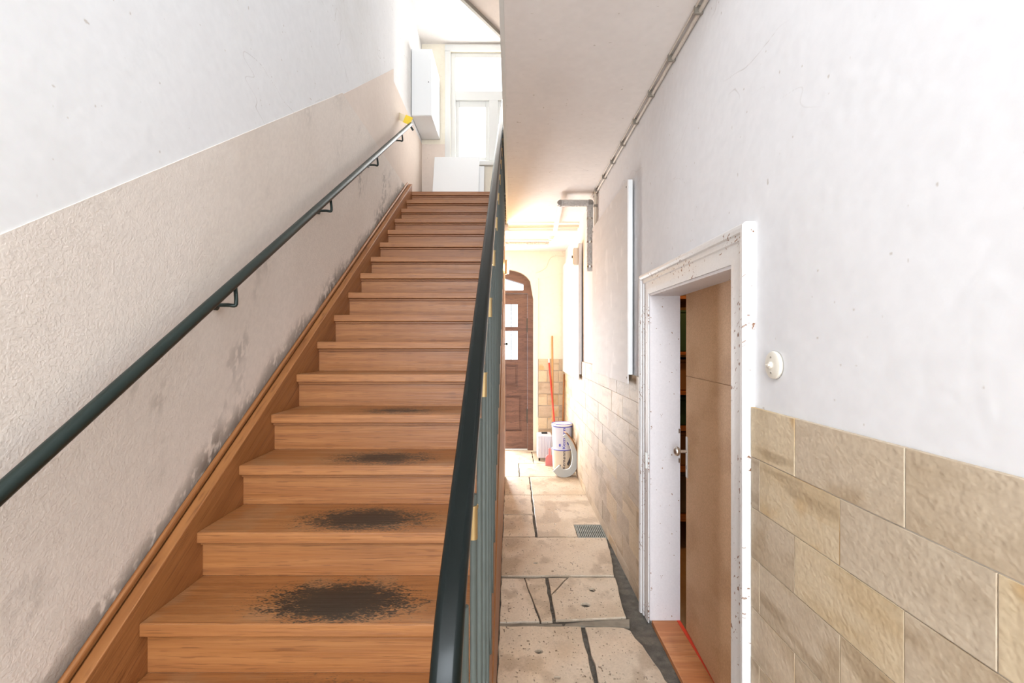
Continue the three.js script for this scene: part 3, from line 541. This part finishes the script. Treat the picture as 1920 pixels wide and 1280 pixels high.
{ // things on the landing
  const c = thing('wall_cabinet', 'tall narrow white cabinet hung in the corner left of the landing window', 'cabinet', [-1.14, 4.48, -6.52]);
  mesh('body', bx(-0.13, 0.13, 0, 0.86, -0.37, 0.35, 0.004), M.whiteSheet, c);
  mesh('front_panel', bx(-0.128, 0.128, 0.005, 0.855, 0.35, 0.362, 0.003), M.whiteSheet, c);
  mesh('lock', cyl(0.006, 0.006, 0.006, 0, 0, 0, 10).rotateX(Math.PI / 2).translate(0.09, 0.43, 0.362), M.iron, c);
  const p = tag(mesh('leaning_sheet', bx(-0.32, 0.32, 0, 0.93, -0.008, 0.008, 0.003), M.whiteSheet), 'large plain white sheet leaning under the landing window', 'sheet'); p.position.set(-0.76, LAND + 0.003, -6.55); p.rotation.x = -0.32;
  const q = tag(mesh('leaning_sheet', bx(-0.3, 0.3, 0, 0.78, -0.008, 0.008, 0.003), M.whiteSheet), 'white sheet standing behind the larger leaning sheet on the landing', 'sheet'); q.position.set(-0.67, LAND + 0.003, -6.62); q.rotation.x = -0.28;
  const st = tag(mesh('wood_batten', bx(-0.012, 0.012, 0, 0.62, -0.01, 0.01, 0.002), M.pole), 'short wooden batten beside the white sheets on the landing', 'batten'); st.position.set(-0.37, LAND + 0.003, -6.7); st.rotation.x = -0.22; st.rotation.z = 0.05;
}

// ---------------------------------------------------------------- corridor fittings
{
  const b = thing('wall_board', 'large white board on the right wall nearest the tan door', 'board', [XR - 0.012, 1.306, -3.05]);
  mesh('face', bx(-0.034, -0.026, 0, 1.3, -0.0, -1.31, 0.002), M.board, b);
  mesh('edge_frame', [bx(-0.026, -0.001, 0.06, 1.3, -0.002, -0.03), bx(-0.026, -0.001, 0.06, 1.3, -1.28, -1.308), bx(-0.026, -0.001, 1.27, 1.3, -0.03, -1.28), bx(-0.026, -0.001, 0.06, 0.09, -0.03, -1.28)], M.whiteSheet, b);
  for (const [y, z] of [[1.26, -0.03], [0.04, -0.03], [1.26, -1.27]]) mesh('screw', cyl(0.006, 0.006, 0.003, 0, 0, 0, 10).rotateZ(Math.PI / 2).translate(-0.034, y, z), M.clip, b);
  const c = thing('wall_board', 'narrow white board on the right wall at the corridor end', 'board', [XR - 0.012, 1.164, -5.23]);
  mesh('face', bx(-0.034, -0.026, 0, 1.49, 0, -1.62, 0.002), M.board, c);
  mesh('edge_frame', [bx(-0.026, -0.001, 0.06, 1.49, -0.002, -0.03), bx(-0.026, -0.001, 0.06, 1.49, -1.59, -1.618)], M.whiteSheet, c);
  const m = thing('junction_box', 'small beige junction box on the corridor end board', 'box', [XR - 0.046, 2.42, -5.26]);
  mesh('body', bx(-0.05, 0, 0, 0.19, -0.09, 0, 0.006), M.pipeCream, m); mesh('cover', bx(-0.056, -0.05, 0.01, 0.18, -0.082, -0.008, 0.003), M.pipeCream, m); mesh('toggle', bx(-0.066, -0.056, 0.08, 0.11, -0.05, -0.04, 0.002), M.dark, m);
}
{
  const s = thing('rotary_switch', 'round cream rotary light switch on the right wall', 'switch', [XR, EYE - 0.067, -1.428]);
  const lathe = (pts) => new THREE.LatheGeometry(pts.map(([r, h]) => new THREE.Vector2(r, h)), 40).rotateZ(Math.PI / 2);
  mesh('base', lathe([[0, 0], [0.0415, 0], [0.0415, 0.008], [0.039, 0.0125], [0.022, 0.015], [0, 0.015]]), M.cream, s);
  const k = mesh('knob', lathe([[0, 0.014], [0.011, 0.014], [0.0105, 0.019], [0.008, 0.022], [0, 0.022]]), M.cream, s);
  mesh('grip', bx(-0.028, -0.02, -0.003, 0.003, -0.009, 0.009, 0.002), M.cream, k);
  for (const y of [-0.023, 0.023]) mesh('screw', cyl(0.003, 0.003, 0.002, 0, 0, 0, 10).rotateZ(Math.PI / 2).translate(-0.0145, y, 0), M.clip, s);
}
{ // conduit in the corner of wall and ceiling
  const c = thing('cable_conduit', 'thin grey cable conduit clipped along the ceiling corner of right wall', 'conduit');
  mesh('pipe', tube([[XR - 0.012, SLAB - 0.022, -1.56], [XR - 0.012, SLAB - 0.022, -4.55]], 0.009, 30, 10), M.conduit, c);
  mesh('cable', tube([[XR - 0.03, SLAB - 0.006, -1.56], [XR - 0.03, SLAB - 0.006, -4.55]], 0.0045, 30, 8), M.conduit, c);
  for (let d = 1.64; d < 4.5; d += 0.33) mesh('clip', bx(XR - 0.036, XR, SLAB - 0.034, SLAB, -d - 0.007, -d + 0.007, 0.003), M.clip, c);
}
{ // foil wrapped pipe
  const p = thing('foil_pipe', 'silver foil wrapped pipe turning from the ceiling down the right wall', 'pipe');
  const X = XR - 0.045, y = SLAB - 0.075, d = 4.5;
  mesh('drop', tube([[X, 2.24, -d], [X, y, -d]], 0.03, 20, 18), M.foil, p);
  mesh('elbow', new THREE.SphereGeometry(0.036, 20, 14).translate(X, y, -d), M.foil, p);
  mesh('cross_run', tube([[X, y, -d], [0.47, y, -d]], 0.032, 16, 18), M.foil, p);
  mesh('bend', new THREE.SphereGeometry(0.033, 20, 14).translate(0.47, y, -d), M.foil, p);
  mesh('rear_run', tube([[0.47, y, -d], [0.52, SLAB - 0.075, -5.54]], 0.027, 16, 18), M.plasticWhite, p);
  for (const h of [2.27, 2.5, 2.72]) mesh('tape_band', cyl(0.0315, 0.0315, 0.018, X, h, -d, 20), M.chrome, p);
  const q = thing('riser_pipe', 'thin cream pipe clamped beside the silver foil pipe', 'pipe');
  mesh('pipe', tube([[XR - 0.018, 2.26, -4.36], [XR - 0.018, SLAB - 0.004, -4.36]], 0.012, 8, 12), M.pipeCream, q);
  for (const h of [2.3, 2.55, 2.8]) mesh('clamp', bx(XR - 0.034, XR, h, h + 0.02, -4.378, -4.342, 0.003), M.clip, q);
  const r = tag(mesh('ceiling_pipe', tube([[-0.02, SLAB - 0.05, -5.56], [XR, SLAB - 0.04, -5.54]], 0.018, 8, 14), M.pipeCream), 'cream pipe running across the corridor ceiling', 'pipe');
  const f2 = thing('wrapped_pipe', 'foil wrapped pipe under the landing above the arched door', 'pipe');
  mesh('pipe', tube([[-1.1, 2.85, -6.2], [0.5, 2.85, -6.2]], 0.028, 16, 16), M.foil, f2);
  mesh('batten', bx(-1.1, 0.52, 2.862, 2.885, -6.11, -6.15, 0.003), M.pipeCream, f2);
  const sm = thing('ceiling_rose', 'small round cream fitting on the corridor ceiling end', 'fitting', [0.5, 2.885, -5.95]);
  mesh('body', cyl(0.035, 0.045, 0.03, 0, -0.03, 0, 24), M.cream, sm); mesh('rim', cyl(0.03, 0.03, 0.008, 0, -0.038, 0, 24), M.pipeCream, sm);
  tag(mesh('wall_cable', tube([[0.36, 2.57, -DB + 0.005], [0.44, 2.6, -DB + 0.005], [0.52, 2.66, -DB + 0.005], [0.55, 2.74, -DB + 0.005], [0.6, 2.8, -DB + 0.005], [0.775, 2.81, -DB + 0.005]], 0.005, 40, 8), M.pipeCream), 'thin cable wandering over the end wall beside the arched door', 'cable');
}
{ // bulkhead lamp at the end of the boarding
  const l = thing('wall_lamp', 'glowing rectangular wall lamp at the end of the boarding under stair', 'lamp', [XF + 0.001, 2.37, -5.62]);
  mesh('housing', bx(0, 0.022, 0, 0.16, -0.05, 0.05, 0.004), M.brass, l);
  mesh('lamp_glass', bx(0.022, 0.046, 0.008, 0.152, -0.042, 0.042, 0.008), std({ color: 0xfff4d8, emissive: 0xffd890, emissiveIntensity: 6 }), l);
  const p = new THREE.PointLight(0xffc87a, 1.4); p.position.set(0.075, 0.08, 0); p.castShadow = true; p.shadow.radius = 2; l.add(p);
}

// ---------------------------------------------------------------- things at the end of the corridor
function bucketLabel(text, ink, tone) {
  const cv = document.createElement('canvas'); cv.width = 1024; cv.height = 256; const c = cv.getContext('2d');
  c.fillStyle = tone; c.fillRect(0, 0, 1024, 256);
  for (const cx of [256, 768]) {
    c.save(); c.translate(cx, 128); c.rotate(-Math.PI / 2); c.fillStyle = ink; c.font = 'bold 62px sans-serif'; c.textAlign = 'center'; c.textBaseline = 'middle'; c.fillText(text, 0, 0); c.restore();
    c.fillStyle = ink; c.globalAlpha = 0.75; c.beginPath(); c.moveTo(cx + 50, 180); c.lineTo(cx + 120, 90); c.lineTo(cx + 130, 170); c.lineTo(cx + 80, 210); c.fill();
    c.beginPath(); c.arc(cx - 70, 205, 18, 0, 7); c.fill(); c.globalAlpha = 1;
  }
  const t = new THREE.CanvasTexture(cv); t.colorSpace = THREE.SRGBColorSpace; return std({ map: t, roughness: 0.4 });
}
function bucket(y, label, h, ink, tone, lid, turn) {
  const b = thing('paint_bucket', label, 'bucket', [0.65, y, -6.04], 'stacked paint buckets'); b.rotation.y = turn;
  const g = new THREE.CylinderGeometry(0.127, 0.117, h - 0.03, 48, 1, true).translate(0, (h - 0.03) / 2, 0);
  mesh('body', g, bucketLabel('Kemann', ink, tone), b);
  mesh('bottom', cyl(0.116, 0.117, 0.004, 0, 0, 0, 40), M.plasticWhite, b);
  mesh('rim', new THREE.TorusGeometry(0.129, 0.005, 10, 48).rotateX(Math.PI / 2).translate(0, h - 0.03, 0), M.blue, b);
  if (lid) { mesh('lid', new THREE.LatheGeometry([[0, h - 0.012], [0.115, h - 0.012], [0.118, h], [0.13, h], [0.132, h - 0.022], [0.128, h - 0.024]].map(([a, c]) => new THREE.Vector2(a, c)), 48), M.plasticWhite, b); mesh('lid_ring', new THREE.TorusGeometry(0.124, 0.005, 10, 48).rotateX(Math.PI / 2).translate(0, h, 0), M.blue, b); }
  else mesh('cover', cyl(0.128, 0.128, 0.006, 0, h - 0.03, 0, 40), M.plasticWhite, b);
}
bucket(0, 'lower cream paint bucket carrying the blue-rimmed one', 0.27, '#20243a', '#ddd3c0', false, -1.48);
bucket(0.246, 'upper white paint bucket with blue rim and lid', 0.31, '#3a3fc0', '#dcdfee', true, -1.48);
{ // curved channel leaning by the buckets
  const c = thing('curved_channel', 'curved white and brown gutter piece leaning before the paint buckets', 'gutter', [0.7, 0, -5.62]);
  const pts = []; for (let i = 0; i <= 22; i++) { const t = i / 22, a = -1.75 + 2.55 * t; pts.push([-0.02 + 0.13 * Math.sin(a + 1.0) * (1 + 0.2 * t) - 0.09 * t, 0.20 + 0.19 * -Math.cos((t) * 1.9) + 0.28 * t * t]); }
  const path = [[-0.17, 0.11], [-0.12, 0.055], [-0.06, 0.045], [0.0, 0.065], [0.04, 0.12], [0.052, 0.2], [0.045, 0.28], [0.02, 0.36], [-0.02, 0.43], [-0.075, 0.49]];
  const crv = new THREE.CatmullRomCurve3(path.map(([x, y]) => new THREE.Vector3(x, y, 0)), false, 'centripetal');
  const strip = (w0, w1, off, z0, z1, n = 40) => {
    const s = []; const inn = [], out = [];
    for (let i = 0; i <= n; i++) { const t = i / n, p = crv.getPointAt(t), g = crv.getTangentAt(t), nx = g.y, ny = -g.x, w = w0 + (w1 - w0) * t; inn.push(new THREE.Vector2(p.x + nx * (off - w / 2), p.y + ny * (off - w / 2))); out.push(new THREE.Vector2(p.x + nx * (off + w / 2), p.y + ny * (off + w / 2))); }
    const sh = new THREE.Shape([...inn, ...out.reverse()]); const g = new THREE.ExtrudeGeometry(sh, { depth: z1 - z0, bevelEnabled: true, bevelSize: 0.002, bevelThickness: 0.002, bevelSegments: 1 }); g.translate(0, 0, z0); return g;
  };
  mesh('channel', strip(0.1, 0.026, 0, 0, 0.02), M.channel, c);
  mesh('back_band', strip(0.012, 0.008, 0.038, -0.1, 0.012), M.rustEdge, c);
  c.rotation.y = 0.15;
}
{
  const b = thing('broom', 'long red broom handle leaning on the end wall behind the buckets', 'broom');
  mesh('handle', tube([[0.635, 0.12, -6.6], [0.553, 1.28, -6.865]], 0.012, 10, 12), M.red, b);
  mesh('tip', tube([[0.553, 1.28, -6.865], [0.55, 1.34, -6.878]], 0.0105, 4, 12), M.plasticWhite, b);
  mesh('head', bx(0.6, 0.74, 0.08, 0.14, -6.56, -6.64, 0.01), M.red, b);
  mesh('bristles', bx(0.605, 0.735, 0.0, 0.08, -6.565, -6.635, 0.006), M.dark, b);
  const p = thing('wooden_pole', 'tall pale wooden pole leaning behind the red broom handle', 'pole');
  mesh('shaft', tube([[0.6, 0.0, -6.74], [0.598, 1.655, -6.87]], 0.014, 10, 12), M.pole, p); mesh('rounded_end', new THREE.SphereGeometry(0.014, 12, 8).translate(0.598, 1.655, -6.87), M.pole, p);
  const q = thing('wooden_pole', 'short brown pole in the corner right of the red broom', 'pole');
  mesh('shaft', tube([[0.72, 0.0, -6.7], [0.765, 1.12, -6.84]], 0.012, 10, 12), M.shelfWood, q); mesh('ferrule', tube([[0.72, 0.0, -6.7], [0.7225, 0.06, -6.7075]], 0.0135, 4, 12), M.iron, q);
  const d = thing('dustpan', 'small red dustpan standing left of the paint buckets', 'dustpan', [0.5, 0.0, -6.13]);
  mesh('pan', prismZ([[-0.055, 0], [0.06, 0], [0.055, 0.11], [0.035, 0.135], [-0.03, 0.135], [-0.05, 0.11]], -0.01, 0.01, 0.003), M.pink, d);
  mesh('handle', bx(-0.015, 0.015, 0.13, 0.22, -0.012, 0.012, 0.006), M.pink, d);
  const c = thing('ribbed_case', 'pale grey ribbed plastic case against the end wall', 'case', [0.46, 0, -6.42]);
  mesh('body', bx(-0.1, 0.1, 0.035, 0.34, -0.2, 0.06, 0.02), M.plasticGrey, c);
  for (const x of [-0.06, -0.02, 0.02, 0.06]) mesh('rib', bx(x - 0.008, x + 0.008, 0.05, 0.33, 0.055, 0.068, 0.004), M.plasticGrey, c);
  mesh('handle', bx(-0.04, 0.04, 0.34, 0.36, -0.09, -0.05, 0.006), M.dark, c);
  for (const x of [-0.075, 0.075]) mesh('wheel', cyl(0.02, 0.02, 0.02, 0, -0.01, 0, 16).rotateZ(Math.PI / 2).translate(x, 0.02, 0.03), M.dark, c);
}
shade(scene);
renderer.render(scene, camera);
